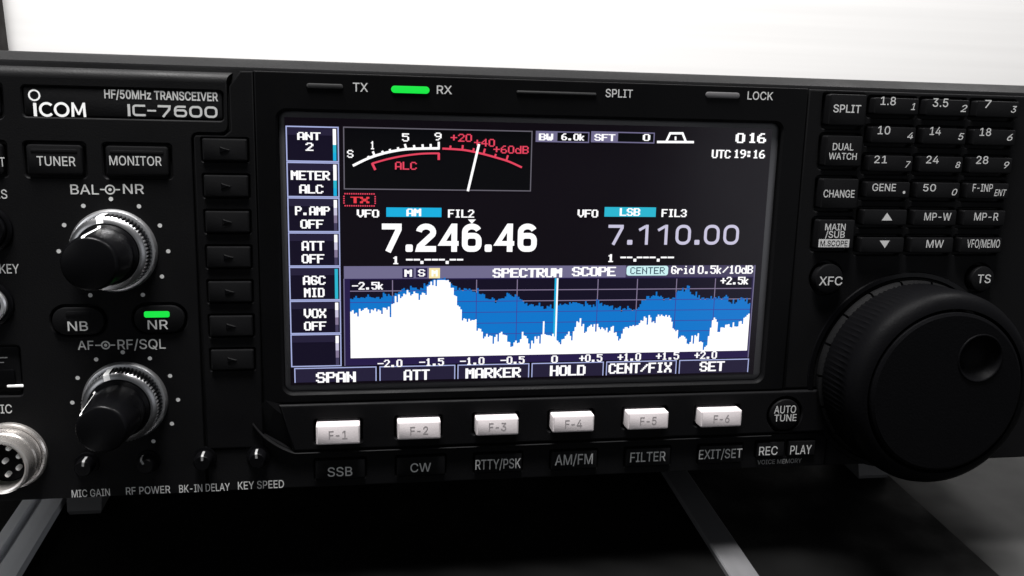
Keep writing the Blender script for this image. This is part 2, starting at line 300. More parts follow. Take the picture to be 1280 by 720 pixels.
# ---- screen lettering: a five by seven dot font
FONT = {'0': '3E4141413E', '1': '00427F4000', '2': '4261514946', '3': '2241494936', '4': '1814127F10', '5': '2745454539',
 '6': '3C4A494930', '7': '0171090503', '8': '3649494936', '9': '064949291E', 'A': '7E1111117E', 'B': '7F49494936', 'C': '3E41414122',
 'D': '7F4141413E', 'E': '7F49494941', 'F': '7F09090901', 'G': '3E41495932', 'H': '7F0808087F', 'I': '00417F4100', 'K': '7F08142241',
 'L': '7F40404040', 'M': '7F020C027F', 'N': '7F0408107F', 'O': '3E4141413E', 'P': '7F09090906', 'R': '7F09192946', 'S': '2649494932',
 'T': '01017F0101', 'U': '3F4040403F', 'V': '1F2040201F', 'W': '3F4038403F', 'X': '6314081463', 'd': '384444487F', 'i': '00447D4000',
 'k': '7F10284400', 'r': '7C08040408', '+': '08083E0808', '-': '0808080808', '.': '0060600000', '/': '2010080402', ':': '0036360000', ' ': '0000000000'}
def X(mb, s, x0, x1, y0, y1, m='s_white', h=-.86, bold=.75):
    u0, v0, u1, v1 = box_of(x0, x1, y0, y1, h); n = 6 * len(s) - 1 + bold; cw, ch = (u1 - u0) / n, (v1 - v0) / 7
    for i, c in enumerate(s):
        cols = [int(FONT[c][2 * j:2 * j + 2], 16) for j in range(5)]
        for r in range(7):
            j = 0
            while j < 5:
                if cols[j] >> r & 1:
                    e = j
                    while e < 4 and cols[e + 1] >> r & 1: e += 1
                    a = u0 + (6 * i + j) * cw; b = u0 + (6 * i + e + 1 + bold) * cw
                    mb.rect(a, v1 - (r + 1) * ch, b, v1 - r * ch, h, m); j = e
                j += 1
def frame(mb, u0, v0, u1, v1, wd, h, m): mb.strip([(u0, v0), (u1, v0), (u1, v1), (u0, v1)], wd, h, m, True)
def arc(c, rx, ry, a0, a1, n=14): return [(c[0] + rx * math.cos(math.radians(a0 + (a1 - a0) * i / n)), c[1] + ry * math.sin(math.radians(a0 + (a1 - a0) * i / n))) for i in range(n + 1)]

def smooth(pts, n=6):                                        # Catmull-Rom through the points
    out = []; q = [pts[0]] + pts + [pts[-1]]
    for i in range(1, len(q) - 2):
        for k in range(n):
            t = k / n; out.append(tuple(.5 * (2 * q[i][j] + (q[i + 1][j] - q[i - 1][j]) * t + (2 * q[i - 1][j] - 5 * q[i][j] + 4 * q[i + 1][j] - q[i + 2][j]) * t * t + (3 * q[i][j] - q[i - 1][j] - 3 * q[i + 1][j] + q[i + 2][j]) * t ** 3) for j in (0, 1)))
    return out + [pts[-1]]
def tag(o, label, cat, group=None):
    o['label'] = label; o['category'] = cat
    if group: o['group'] = group
    return o

# ------------------------------------------------------------------ setting (world millimetres: x right, y away, z up)
def wbox(mb, x0, y0, z0, x1, y1, z1, m, bev=0.0):
    a = [(x0, y0), (x1, y0), (x1, y1), (x0, y1)]
    lp = [[(*p, z0) for p in a], [(*p, z1 - bev) for p in a]]
    if bev: lp.append([(*p, z1) for p in offset(a, bev)])
    mb.loops(lp, m, cap0=True)
b = MB(); wbox(b, -900, -700, -25, 900, 498, 0, 'desk', 1); o = b.build('desk', world=True); o['kind'] = 'structure'
b = MB(); wbox(b, -1500, 500, -400, 1500, 520, 900, 'wall'); o = b.build('wall', world=True); o['kind'] = 'structure'
b = MB(); b.loops([[(*p, .1) for p in rr(-420, -420, 141, 300, 6)], [(*p, 1.4) for p in rr(-420, -420, 141, 300, 6)],
                   [(*p, 1.8) for p in rr(-419.5, -419.5, 140.5, 299.5, 6)]], 'mat')
tag(b.build('desk_mat', world=True), 'flat black mat on the grey desk under the radio', 'desk mat')
b = MB()
def rail(mb, prof, m):
    y0, y1 = -330, 120
    mb.loops([[(x, y0, z) for x, z in prof], [(x, y1, z) for x, z in prof]], m, cap0=True)
rail(b, [(-148.5, 1.9), (-137.3, 1.9), (-137.3, 4.6), (-143.2, 4.6), (-143.6, 3.0), (-145.0, 3.0), (-145.4, 5.2), (-148.5, 5.2)], 'alu')
tag(b.build('metal_rail', world=True, recalc=True, ang=20), 'grooved bright aluminium rail running towards the viewer under the microphone socket', 'rail', 'metal rails on the black mat')
b = MB(); rail(b, [(58.2, 1.9), (67.0, 1.9), (67.0, 3.3), (66.6, 3.7), (58.6, 3.7), (58.2, 3.3)], 'shaded')
tag(b.build('metal_rail', world=True, recalc=True, ang=20), 'plain dull grey metal rail running towards the viewer below the right half of the screen', 'rail', 'metal rails on the black mat')
b = MB(); b.loops([[(*p, .1) for p in rr(-355, 455, -293, 485, 3)], [(*p, 420) for p in rr(-355, 455, -293, 485, 3)], [(*p, 422) for p in rr(-353, 457, -295, 483, 2)]], 'post', cap0=True)
tag(b.build('upright_post', world=True), 'dark grey upright post against the white wall, cut by the left edge of the photo', 'post')

# ------------------------------------------------------------------ the transceiver
rad = bpy.data.objects.new('radio_transceiver', None); COL.objects.link(rad)
rad.matrix_world = ROOT; rad.empty_display_size = .05
tag(rad, 'black desktop radio transceiver with a lit colour screen, knobs and a large tuning dial', 'radio')
UL, UR = -168.0, 172.0
# case: chamfered top trim, body behind
b = MB()
prof = [(0, -1.5), (107.6, -1.5), (108.2, -1.7), (110.0, -4.2), (110.4, -5.4), (110.4, -240), (3, -240), (2, -236), (2, -12), (0, -9)]
b.loops([[(UL, v, h) for v, h in prof], [(UR, v, h) for v, h in prof]], 'trim', cap0=True)
b.build('case', rad, recalc=True, ang=25)

# left control plate
def wellbox(u0, v0, u1, v1, g, r): return rr(u0 - g, v0 - g, u1 + g, v1 + g, r)
b = MB()
c0 = P(304, 90); c1 = P(294, 150); c2 = P(246, 163)
xr, xl, yn = -76.6, -85.2, 92.4
outer = [(UL, .2), (xl, .2), (xl, yn - 1.6)] + [(xl + 1.6 - 1.6 * math.cos(math.radians(a)), yn - 1.6 + 1.6 * math.sin(math.radians(a))) for a in (30, 60, 90)] + \
        [(xr - 1.8, yn)] + [(xr - 1.8 + 1.8 * math.sin(math.radians(a)), yn + 1.8 - 1.8 * math.cos(math.radians(a))) for a in (30, 60, 90)] + \
        [(xr, 104.6), (UL, 104.6)]
badge = box_of(30, 281, 107, 152, 0); badge = (badge[0], 95.3, badge[2], 102.4)
tun = (-122.3, 81.9, -110.0, 88.9); mon = (-104.8, 81.9, -90.6, 88.9); trm = (-139.8, 81.9, -127.4, 88.9)
nb = box_of(66, 131, 384, 418, 0); nr = (nb[0] + 18.9, nb[1] + .3, nb[2] + 18.9, nb[3] + .3)
pj = P(-15, 287); kj = P(-13, 380); mic = P(14, 569); usb = (-150, 27.6, -127.4, 40.4)
pwr = (-146, 94.6, -126.6, 103.0)
holes = [rr(*badge, .9), rr(*usb, 1), rr(*pwr, 1.2), wellbox(*tun, .7, .9), wellbox(*mon, .7, .9), wellbox(*trm, .7, .9), wellbox(*nb, .5, 3.5), wellbox(*nr, .5, 3.5)]
plate(b, outer, holes, 0, -4, 'panel', .25, .3)
roll = [(104.2, -.03, 0), (104.7, 0, 0), (105.4, -.2, .1), (106.1, -.65, .5), (106.7, -1.35, 1.2), (107.1, -2.2, 2.2), (107.25, -3.6, 3.0)]
b.loops([[(UL, v, h) for v, h, _ in roll], [(xr + d, v, h) for v, h, d in roll]], 'roll', cap1=False, closed=False)   # rounded upper edge
b.poly([(xr, 104.2, -4)] + [(xr + d, v, h) for v, h, d in roll] + [(xr + 3, 107.25, -4)], 'panel')
b.build('control_plate', rad, recalc=True, ang=40)
# right control plate and its wells
KC = [92.4, 107.75, 123.15]; KT = [105.6, 97.85, 90.1, 82.9, 75.2, 67.4]; KW, KH = 13.3, 4.4; KHT = 2.2
LT = [106.2, 95.2, 83.6, 72.3]
def key_rect(u0, v0, u1, v1):
    a = lift(u0, v0, KHT); c = lift(u1, v1, KHT); return (a[0], a[1], c[0], c[1])
keys = [key_rect(c, t - KH, c + KW, t) for t in KT for c in KC]
lkeys = [key_rect(79.3, t - 8.3, 90.2, t) for t in LT]
xf = lift(*P(1037, 349), 2.0); ts = lift(*P(1229, 349), 2.0); at = lift(*P(979, 517), 0); at = P(979, 517)
dial = (109.3, 28.3)
bz_r = 72.8
b = MB()
holes = [rr(r[0] - .75, r[1] - .9, r[2] + .5, r[3] + .55, .8) for r in keys] + [rr(r[0] - .8, r[1] - .9, r[2] + .55, r[3] + .6, 1.0) for r in lkeys]
holes += [circ(xf, 4.9), circ(ts, 4.3)]
outer = [(88.3, .2), (UR, .2), (UR, 107.2), (bz_r + .25, 107.2), (bz_r + .25, 24), (88.3, 24)]
plate(b, outer, holes, 0, -4, 'panel', .5, .3)
b.build('control_plate', rad, recalc=True, ang=40)
# column of selector keys left of the screen
SB = [(-82.7, 87.55 - 8.77 * i - 1.75, -72.2, 87.55 - 8.77 * i + 3.55) for i in range(7)]
b = MB()
outer = [(xl + .5, 12), (-70.4, 12), (-70.4, 107.2), (xr + 3.2, 107.2), (xr + .55, 103.5), (xr + .55, yn + .6), (xr - 1, yn - .55), (xl + 1, yn - .55), (xl + .5, yn - 1.2)]
plate(b, outer, [wellbox(*r, .35, .5) for r in SB], 0.0, -4, 'side', .35, .2)
b.build('key_column', rad, recalc=True, ang=40)
# bezel round the screen
b = MB()
scr = (-64.9, 26.5, 66.2, 98.2)
plate(b, [(-70.2, 23.9), (bz_r - .1, 23.9), (bz_r - .1, 107.35), (-70.2, 107.35)], [rr(*scr, 2.2)], .35, -4, 'gloss', .35, .55, hm='side')
b.build('screen_bezel', rad, recalc=True, ang=40)
# sloping ledge that carries the function keys
FK = [(395, 450, 525, 556), (497, 551, 520.5, 549.5), (595.5, 648.5, 516.5, 544.5), (691, 743, 512.8, 540.5), (785, 836, 509, 537), (876.5, 927.5, 506.7, 534)]
FH = 4.2
fkr = [box_of(q[0], q[1], q[2] + 7, q[3], FH) for q in FK]
b = MB()
e = [P(*q) for q in ((352, 517), (332, 500), (312, 524), (335, 547), (368, 564))]
lo_l, lo_r = 10.75, 11.0
out0 = [(e[4][0], lo_l), (88, lo_r), (88, 23.6), (e[0][0], 23.6)]
pts = [(-66.4, 23.6), (-70.6, 27.4), (-75.0, 22.6), (-70.5, 16.6), (-63.0, lo_l)]
wells = []
for r in fkr:
    a = lift(r[0], r[1], 0)                                  # well follows the key's own footprint on the ledge
    wells.append(rr(r[0] - .75, r[1] - .8, r[2] + .75, r[3] + .75, .8))
outer = [(-63.0, lo_l), (88, lo_r), (88, 23.6), (-66.4, 23.6)]
plate(b, outer, wells + [circ(at, 5.3)], .9, -4, 'side', .7, .3, True)
# the slanted left end of the ledge: facets falling away from the screen
top = [(*P(x, y, .6), .6) for x, y in ((331, 500), (343, 511), (354, 519))]
low = [(*P(x, y, -1.6), -1.6) for x, y in ((313, 522), (332, 545), (366, 563.5))]
b.poly([top[0], low[0], low[1], top[1]], 'trim'); b.poly([top[1], low[1], low[2], top[2]], 'trim')
b.poly([top[2], low[2], (-62.6, lo_l + .3, .7), (-65.8, 23.2, .7)], 'side'); b.poly([top[0], top[1], top[2], (-65.6, 23.7, .3)], 'side')
for p, q in ((low[0], low[1]), (low[1], low[2])): b.poly([p, (p[0], p[1], -4), (q[0], q[1], -4), q], 'side')
b.build('key_ledge', rad, ang=30)
# bottom strip
b = MB()
MT = [(425, 'SSB', 409.5, 440.5, 583.8, 595.5), (525, 'CW', 513, 538.8, 578.8, 590), (623, 'RTTY/PSK', 594.5, 651, 574, 586), (717, 'AM/FM', 694, 741, 568, 580.7),
      (810, 'FILTER', 788, 832, 565, 577), (901, 'EXIT/SET', 874, 927.7, 561.7, 573)]
mk = []
for i, q in enumerate(MT):
    c = P((q[2] + q[3]) / 2, (q[4] + q[5]) / 2, .5); mk.append((c[0] - 6.4, 2.6, c[0] + 6.6, 7.9))
mk.append((66.2, 3.75, 74.6, 8.3)); mk.append((75.8, 3.75, 84.2, 8.3))
outer = [(xl + .5, .2), (88, .2), (88, 10.4), (-62.5, 10.4), (-70.6, 15.6), (-75.0, 21.5), (-75.0, 11.5), (xl + .5, 11.5)]
plate(b, outer, [wellbox(*r, .3, .4) for r in mk], -.4, -4, 'panel', .35, .2)
lp0 = [P(x, y, .6) for x, y in smooth([(316, 529), (325, 540), (335, 549), (350, 558.5), (366, 565.2), (374, 565.8)], 4)]
lip = lp0 + [(70, 10.55)]                                    # raised lip along the lower edge of the ledge
b.loops([[(*p, -1) for p in lip], [(*p, .9) for p in lip], [(p[0] - .05, p[1] - .1, 1.05) for p in lip], [(p[0] - .2, p[1] - .32, 1.0) for p in lip], [(p[0] - .2, p[1] - .32, -1) for p in lip]], 'trim', cap1=False, closed=False)
b.build('lower_strip', rad, recalc=True, ang=40)
# dark floor seen down the wells
b = MB(); b.rect(UL + 1, 1, UR - 1, 106, -3.6, 'well'); b.build('well_floor', rad)

# ---- name plate
b = MB(); b.rbox(badge[0] + .25, badge[1] + .25, badge[2] - .25, badge[3] - .25, -3, -.3, 'panel', .7, .25)
npl = b.build('name_plate', rad)
b = MB(); h = -.22
def PX(x, y): return P(x, y, h)
sc = .1865
c = PX(42.7, 119.0); b.strip(circ(c, 6.1 * sc, 32), 2.0 * sc, h, 'logo', True)
c = PX(43.8, 136.8); b.rect(c[0] - .35, c[1] - 1.56, c[0] + .35, c[1] + 1.5, h, 'logo')
c = PX(58.5, 136.8); b.strip(arc(c, 7.6 * sc, 7.6 * sc, 42, 318, 28), 3.1 * sc, h, 'logo')
c = PX(77, 137); b.strip(circ(c, 7.7 * sc, 36), 3.1 * sc, h, 'logo', True)
c = PX(98.2, 137.2); m0 = [(-1.62, -1.66), (-1.5, 1.66), (-1.0, 1.66), (0, -.55), (1.0, 1.66), (1.5, 1.66), (1.62, -1.66), (1.02, -1.66), (.95, .55), (.22, -1.2), (-.22, -1.2), (-.95, .55), (-1.02, -1.66)]
vv = [(c[0] + x, c[1] + y) for x, y in m0]
for q in ((0, 1, 11, 12), (1, 2, 3, 11), (11, 3, 10), (3, 9, 10), (3, 4, 8), (3, 8, 9), (4, 5, 8), (5, 6, 7, 8)): b.poly([(*vv[i], h) for i in q[::-1]], 'logo')
T(b, 'HF/50MHz TRANSCEIVER', 131, 273, 114, 124.5, h, 'text', 9)
def model(b, x0, x1, y0, y1):
    u0, v0, u1, v1 = box_of(x0, x1, y0, y1, h); H = v1 - v0; w = .62; tot = u1 - u0
    # widths: I C - 7 6 0 0
    ws = [.62, 3.0, 2.0, 3.2, 3.1, 3.1, 3.1]; gap = (tot - sum(ws)) / 6; x = u0; e = w / 2
    for i, g in enumerate('IC-7600'):
        a, z = x + e, x + ws[i] - e; lo, hi, mid = v0 + e, v1 - e, (v0 + v1) / 2; r = .55
        if g == 'I': b.rect(x, v0, x + .60, v1, h, 'text')
        if g == 'C': b.strip([(z + e, hi)] + arc((a + r, hi - r), r, r, 90, 180, 5) + arc((a + r, lo + r), r, r, 180, 270, 5) + [(z + e, lo)], w * .8, h, 'text')
        if g == '-': b.rect(x, mid - .2, x + ws[i], mid + .2, h, 'text')
        if g == '7': b.strip([(x, hi), (z - .2, hi), (z - .3, hi - .7), (a + .8, v0)], w * .85, h, 'text')
        if g == '0': b.strip(rr(a, lo, z, hi, .8), w * .85, h, 'text', True)
        if g == '6':
            b.strip(rr(a, lo, z, mid + .25, .6), w * .8, h, 'text', True)
            b.strip([(z, hi)] + arc((a + .8, hi - .8), .8, .8, 90, 180, 5) + [(a, mid - .2)], w * .8, h + .01, 'text')
        x += ws[i] + gap
model(b, 160, 272.5, 131.5, 146.5)
b.build('lettering', npl)

# ---- indicator lamps over the screen
def lamp(q, m, hh=.75):
    b = MB(); u0, v0, u1, v1 = box_of(*q, .5); b.rbox(u0, v0, u1, v1, .2, hh, m, .9, .3); return b.build('indicator_lamp', rad)
lamp((383, 429, 104.5, 111), 'led_off')
lamp((489, 537, 107.6, 116.6), 'led_on')['label'] = 'indicator lamp lit bright green'
lamp((646, 746, 114.5, 118.5), 'led_off'); lamp((882, 925, 115.3, 123), 'led_grey')
def printed(strings, parent=rad, h=.06, m='text', **k):
    b = MB()
    for q in strings: T(b, *q, h=h, m=m, **k)
    return b.build('lettering', parent)
for q in (('TX', 441, 460, 103.5, 114.5), ('RX', 546, 565, 107, 117.5), ('SPLIT', 757, 791, 111.5, 122), ('LOCK', 934.5, 966.5, 114.5, 125)): printed([q], h=.45, bold=3)

# ---- push buttons on the left plate
def slot_key(r, s, q, hh, lampm='led_off', lq=None, rad_=.8):
    b = MB(); b.rbox(*r, -3.5, hh, 'key', rad_, .35); k = b.build('push_button', rad)
    b = MB(); T(b, s, *q, h=hh + .05); b.build('lettering', k)
    b = MB()
    if lq: b.rbox(*box_of(*lq, hh), hh - .3, hh + .12, lampm, .5, .1)
    else:
        b.rbox(r[0] + 1.0, r[3] - 1.9, r[2] - 1.0, r[3] - 1.0, hh - .3, hh + .1, 'key', .3, .1)
    b.build('key_lamp', k); return k
slot_key(tun, 'TUNER', (46, 94.3, 195.5, 207.5), .6); slot_key(mon, 'MONITOR', (136.8, 202, 195, 207), .6)
slot_key(trm, 'TRANSMIT', (-54, 6, 196, 208), .6)
slot_key(nb, 'NB', (84.5, 110, 401.8, 413.6), .7, 'key', (82, 113, 389, 396.5), 3.2)
slot_key(nr, 'NR', (184.5, 210, 400, 411.6), .7, 'led_on', (180, 212, 389, 396.8), 3.2)['label'] = 'push button with its green lamp lit'
b = MB(); b.rbox(pwr[0] + .8, pwr[1] + .8, pwr[2] - .8, pwr[3] - .8, -3.5, -.6, 'key', .9, .4); b.build('push_button', rad)
# printed names
def coax(x, y, r, l0, l1):
    b = MB(); c = P(x, y, .06); b.strip(circ(c, r * .19, 24), 1.7 * .19, .06, 'text', True); b.disc(c, 2.0 * .19, .06, 'text')
    for a, z in (l0, l1): p, q = P(a, y, .06), P(z, y, .06); b.rect(p[0], c[1] - .15, q[0], c[1] + .15, .06, 'text')
    b.build('printed_symbol', rad)
printed([('BAL', 88, 123.5, 230.7, 243)]); printed([('NR', 153.7, 180, 230.2, 242.3)]); coax(137.5, 237, 5.4, (125, 131), (144, 150))
printed([('AF', 97, 117, 426, 437.2)]); printed([('RF/SQL', 147, 207, 424.3, 436.2)]); coax(132, 431.5, 4.8, (119, 126.2), (138, 144))
printed([('PHONES', -48, 9, 236.5, 248.3)]); printed([('ELEC-KEY', -42, 24, 330, 342)]); printed([('MIC', -11, 15, 505.6, 517)])
for q in (('MIC GAIN', 89.6, 137.5, 611.5, 621), ('RF POWER', 157.5, 213, 608, 617.5), ('BK-IN DELAY', 224, 287.5, 605, 614.6), ('KEY SPEED', 297.5, 355, 601, 611)):
    printed([q], bold=2, h=.06 if q[1] < 225 else -.3)

# ---- dual knobs
def dual_knob(c, ring_ang, cap_ang, cap_r, cap_h):
    b = MB(); b.lathe(c, [(10.15, 0), (10.15, .5), (9.7, 1.25), (9.1, 1.4), (8.2, 1.4)], 'silver', 72, cap1=False)
    k = b.build('rotary_knob', rad)
    # knurled ring: alternating tooth radius
    b = MB(); n = 60
    def tooth(rt, rb, h):
        out = []
        for i in range(n):
            for j, rr_ in ((0, rb), (.22, rt), (.58, rt), (.8, rb)):
                a = 2 * math.pi * (i + j) / n; out.append((c[0] + rr_ * math.cos(a), c[1] + rr_ * math.sin(a), h))
        return out
    b.loops([tooth(9.15, 8.5, 1.2), tooth(8.98, 8.3, 4.6)], 'knob', cap1=False)
    b.loops([tooth(8.98, 8.3, 4.6), tooth(8.95, 8.3, 5.45), tooth(8.7, 8.25, 5.75)], 'knurl', cap1=False)
    b.lathe(c, [(8.8, 5.62), (8.55, 5.9), (7.75, 6.35), (7.4, 6.4), (7.3, 5.6)], 'band', 80, cap1=False)
    # bright teeth tips
    tip = []
    b.build('knurled_ring', k, ang=30)
    b = MB()
    d = math.radians(90 + ring_ang); pr = lambda r, h, s: (c[0] + r * math.cos(d) - s * math.sin(d), c[1] + r * math.sin(d) + s * math.cos(d), h)
    b.loops([[pr(r, h, -.75), pr(r, h, .75)] for r, h in ((9.25, 1.3), (9.05, 5.5), (8.75, 6.02), (7.5, 6.52))], 'logo', cap1=False, closed=False)
    b.build('pointer_line', k)
    b = MB(); m = 96
    def ribs(r, amp, h): return [(c[0] + (r + amp * (1 if i % 2 else -1)) * math.cos(2 * math.pi * i / m), c[1] + (r + amp * (1 if i % 2 else -1)) * math.sin(2 * math.pi * i / m), h) for i in range(m)]
    b.loops([ribs(7.25, 0, 5.0), ribs(7.15, 0, 7.2), ribs(6.5, 0, 7.7), ribs(cap_r + .35, .05, cap_h - 2.2), ribs(cap_r + .2, .07, cap_h - .6), ribs(cap_r - .05, .03, cap_h - .15), ribs(cap_r - .4, 0, cap_h)], 'knob')
    b.build('inner_cap', k, ang=40)
    b = MB(); d = math.radians(90 + cap_ang)
    b.loops([[pr(r, h, -.38), pr(r, h, .38)] for r, h in ((7.0, 7.45), (6.6, 7.76), (cap_r + .46, cap_h - 2.2), (cap_r + .32, cap_h - .6), (cap_r + .05, cap_h - .1))], 'logo', cap1=False, closed=False)
    b.build('pointer_line', k)
    return k
bal, af = (-104.3, 63.7), (-103.7, 25.65)
dual_knob(bal, 8, 8, 5.85, 20.5); dual_knob(af, 17, 48, 5.4, 21.5)
def dots(c, angs, r=12.55):
    b = MB()
    for a in angs: b.disc((c[0] + r * math.cos(math.radians(a)), c[1] + r * math.sin(math.radians(a))), .52, .06, 'text', 16)
    b.build('scale_dots', rad)
dots(bal, [90 + 30.2 * i for i in range(-5, 6)]); dots(af, [90 + 30.2 * i for i in range(-5, 6)])

# ---- four small gain knobs
for px, py in ((106, 583), (183, 580), (254, 576), (322, 573)):
    c = P(px, py, 2); b = MB(); hh0 = 0 if px < 225 else -.4
    b.lathe(c, [(3.0, hh0), (2.9, hh0 + .5), (2.2, hh0 + .6), (2.1, 3.4), (1.8, 3.8)], 'knob', 32); k = b.build('small_knob', rad)
    b = MB(); s = [-8, 25, -4, 4][(px > 150) + (px > 230) + (px > 300)]; d = math.radians(90 + s)
    q = lambda r, h, w: (c[0] + r * math.cos(d) - w * math.sin(d), c[1] + r * math.sin(d) + w * math.cos(d), h)
    b.loops([[q(r, h, -.28), q(r, h, .28)] for r, h in ((2.25, 1.2), (2.16, 3.42), (1.82, 3.85), (.7, 3.86))], 'dim', cap1=False, closed=False)
    b.build('pointer_line', k)

# ---- jacks, usb port, microphone socket
def jack(c, m, name):
    b = MB(); b.lathe(c, [(5.6, 0), (5.5, .7), (5.0, 1.0), (4.6, 1.0), (4.5, .4)], 'knob', 48, cap1=False)
    b.lathe(c, [(4.45, .3), (4.3, 1.6), (3.9, 1.9), (3.2, 1.9), (3.1, -3)], m, 48, cap1=False); b.lathe(c, [(3.15, -3.2), (.01, -3.2)], 'well', 24, cap1=False)
    b.build(name, rad)
jack(pj, 'knob', 'headphone_jack'); jack(kj, 'silver', 'key_jack')
b = MB(); b.rbox(usb[0] + .5, usb[1] + .5, usb[2] - .5, usb[3] - .5, -3.4, -1.0, 'key', .8, .3); up = b.build('usb_port', rad)
b = MB(); b.rbox(usb[0] + 2, usb[1] + 2.0, usb[2] - 1.8, usb[1] + 6.6, -1.2, -.5, 'knob', .6, .3); b.build('socket_cover', up)
b = MB(); q = P(8.6, 483, -.3); q2 = P(32.5, 483, -.3); b.rbox(q[0], q[1] - .3, q2[0], q[1] + .3, -.8, -.2, 'logo', .2, .1); b.build('contact_tongue', up)
b = MB()
for yy, xe in ((447, 9.5), (453, 5)): q, q2 = P(-14, yy, -.9), P(xe, yy, -.9); b.rect(q[0], q2[1] - .14, q2[0], q2[1] + .14, -.9, 'dim')
b.build('printed_symbol', up)
b = MB(); b.lathe(mic, [(8.6, 0), (8.5, .8), (8.1, 1.1), (7.6, 1.1)], 'steel', 64, cap1=False)
ms = b.build('microphone_socket', rad, label='silver round microphone socket with pins')
b = MB(); b.lathe(mic, [(7.5, 1.0), (7.3, 4.0), (7.0, 4.3), (7.0, 7.2), (6.8, 8.1), (6.3, 8.3), (5.9, 8.1), (5.8, 2.0)], 'steel', 64, cap1=False); b.build('threaded_shell', ms)
b = MB(); b.lathe(mic, [(5.85, 2.6), (5.4, 3.0), (.01, 3.0)], 'knob', 40, cap1=False); b.build('insulator', ms)
b = MB()
for i in range(8):
    a = 2 * math.pi * i / 7 + .35; c = (mic[0] + 3.5 * math.cos(a), mic[1] + 3.5 * math.sin(a)) if i < 7 else mic
    b.lathe(c, [(.62, 3.0), (.62, 4.3), (.35, 4.7)], 'logo', 16)
b.build('contact_pins', ms)

# ---- seven blank selector keys
for r in SB:
    b = MB(); b.rbox(*r, -3.5, .75, 'key', .4, .4); k = b.build('selector_key', rad)
    cx, cy = (r[0] + r[2]) / 2, (r[1] + r[3]) / 2
    b = MB(); b.loops([[(cx - 1.2, cy - .8, .75), (cx + 1.3, cy, .75), (cx - 1.2, cy + .8, .75)], [(cx - .9, cy - .5, 1.0), (cx + .8, cy, 1.0), (cx - .9, cy + .5, 1.0)]], 'knob')
    b.build('arrow_mark', k)

# ---- function keys
for i, (r, q) in enumerate(zip(fkr, FK)):
    b = MB()
    b.loops([[(*p, -3.5) for p in rr(r[0], r[1], r[2], r[3], .4)], [(*p, FH - .45) for p in rr(r[0], r[1], r[2], r[3], .4)],
             [(*p, FH - .13) for p in rr(r[0] + .13, r[1] + .13, r[2] - .13, r[3] - .13, .35)], [(*p, FH) for p in rr(r[0] + .4, r[1] + .4, r[2] - .4, r[3] - .4, .25)]], 'white')
    k = b.build('function_key', rad)
    b = MB(); cx, cy = (r[0] + r[2]) / 2, (r[1] + r[3]) / 2 + .1
    T(b, 'F-%d' % (i + 1), 0, 0, 0, 0, FH + .03, 'engr', 4, 0, (cx - 2.35, cy - 1.2, cx + 2.35, cy + 1.1)); b.build('lettering', k)
# ---- mode keys on the bottom strip
for r, q in zip(mk, MT):
    b = MB(); b.rbox(*r, -3.5, .45, 'key', .35, .3); k = b.build('mode_key', rad)
    b = MB(); T(b, *q[1:], h=.5, bold=2); b.build('lettering', k)
for r, q in ((mk[6], ('REC', 949, 972, 558, 569)), (mk[7], ('PLAY', 988, 1014.5, 556.7, 567.7))):
    b = MB(); b.rbox(*r, -3.5, .45, 'key', .35, .3); k = b.build('mode_key', rad); b = MB(); T(b, *q, h=.5, bold=2); b.build('lettering', k)
printed([('VOICE MEMORY', 947, 1002, 574, 579.5)], m='dim', bold=1, h=-.3)
def round_key(c, r, hh, strings):
    b = MB(); b.lathe(c, [(r, -3.5), (r, hh - .5), (r - .15, hh - .15), (r - .5, hh)], 'key', 48); k = b.build('round_button', rad)
    b = MB()
    for q in strings: T(b, *q, h=hh + .05, bold=3)
    b.build('lettering', k)
round_key(at, 4.6, 1.4, [('AUTO', 968, 995, 507, 516.7), ('TUNE', 968, 995.7, 518, 526.7)])
round_key(xf, 4.2, 2.0, [('XFC', 1024, 1053, 345.6, 356.7)]); round_key(ts, 3.65, 2.0, [('TS', 1222, 1238.5, 343, 354)])

# ---- keypad
KL = [[('1.8', 1101, 1120, 120.8, 131.5)], [('3.5', 1166, 1185.5, 123, 133.8)], [('7', 1231, 1239, 125, 135)],
      [('10', 1097.5, 1113, 157.5, 168)], [('14', 1162.5, 1176.3, 158.8, 168.8)], [('18', 1225, 1239, 160, 170)],
      [('21', 1093, 1109, 194.5, 204)], [('24', 1158, 1173.7, 194.7, 204.3)], [('28', 1220.5, 1235.5, 195, 205)],
      [('GENE', 1090.5, 1120, 229.5, 239)], [('50', 1154, 1170, 230, 239.3)], [('F-INP', 1216, 1241, 230, 239.5)],
      None, [('MP-W', 1155.6, 1189, 266, 275.6)], [('MP-R', 1218, 1248, 266, 275.6)], None, [('MW', 1158, 1179.6, 300, 309.6)], [('VFO/MEMO', 1209, 1250, 299.5, 309.5)]]
IT = [('1', 1139, 1144, 129, 137.5), ('2', 1201, 1209, 131, 140), ('3', 1264, 1271, 132.5, 141), ('4', 1134, 1141.5, 165.5, 173.8), ('5', 1198, 1205, 166.5, 175), ('6', 1259, 1266, 167.5, 176),
      ('7', 1131.7, 1138, 201.5, 209.5), ('8', 1194.5, 1200.5, 202, 210), ('9', 1255, 1261.5, 202, 210.5), None, ('0', 1190, 1196.5, 236, 244.3), ('ENT', 1243, 1258, 236.8, 245)]
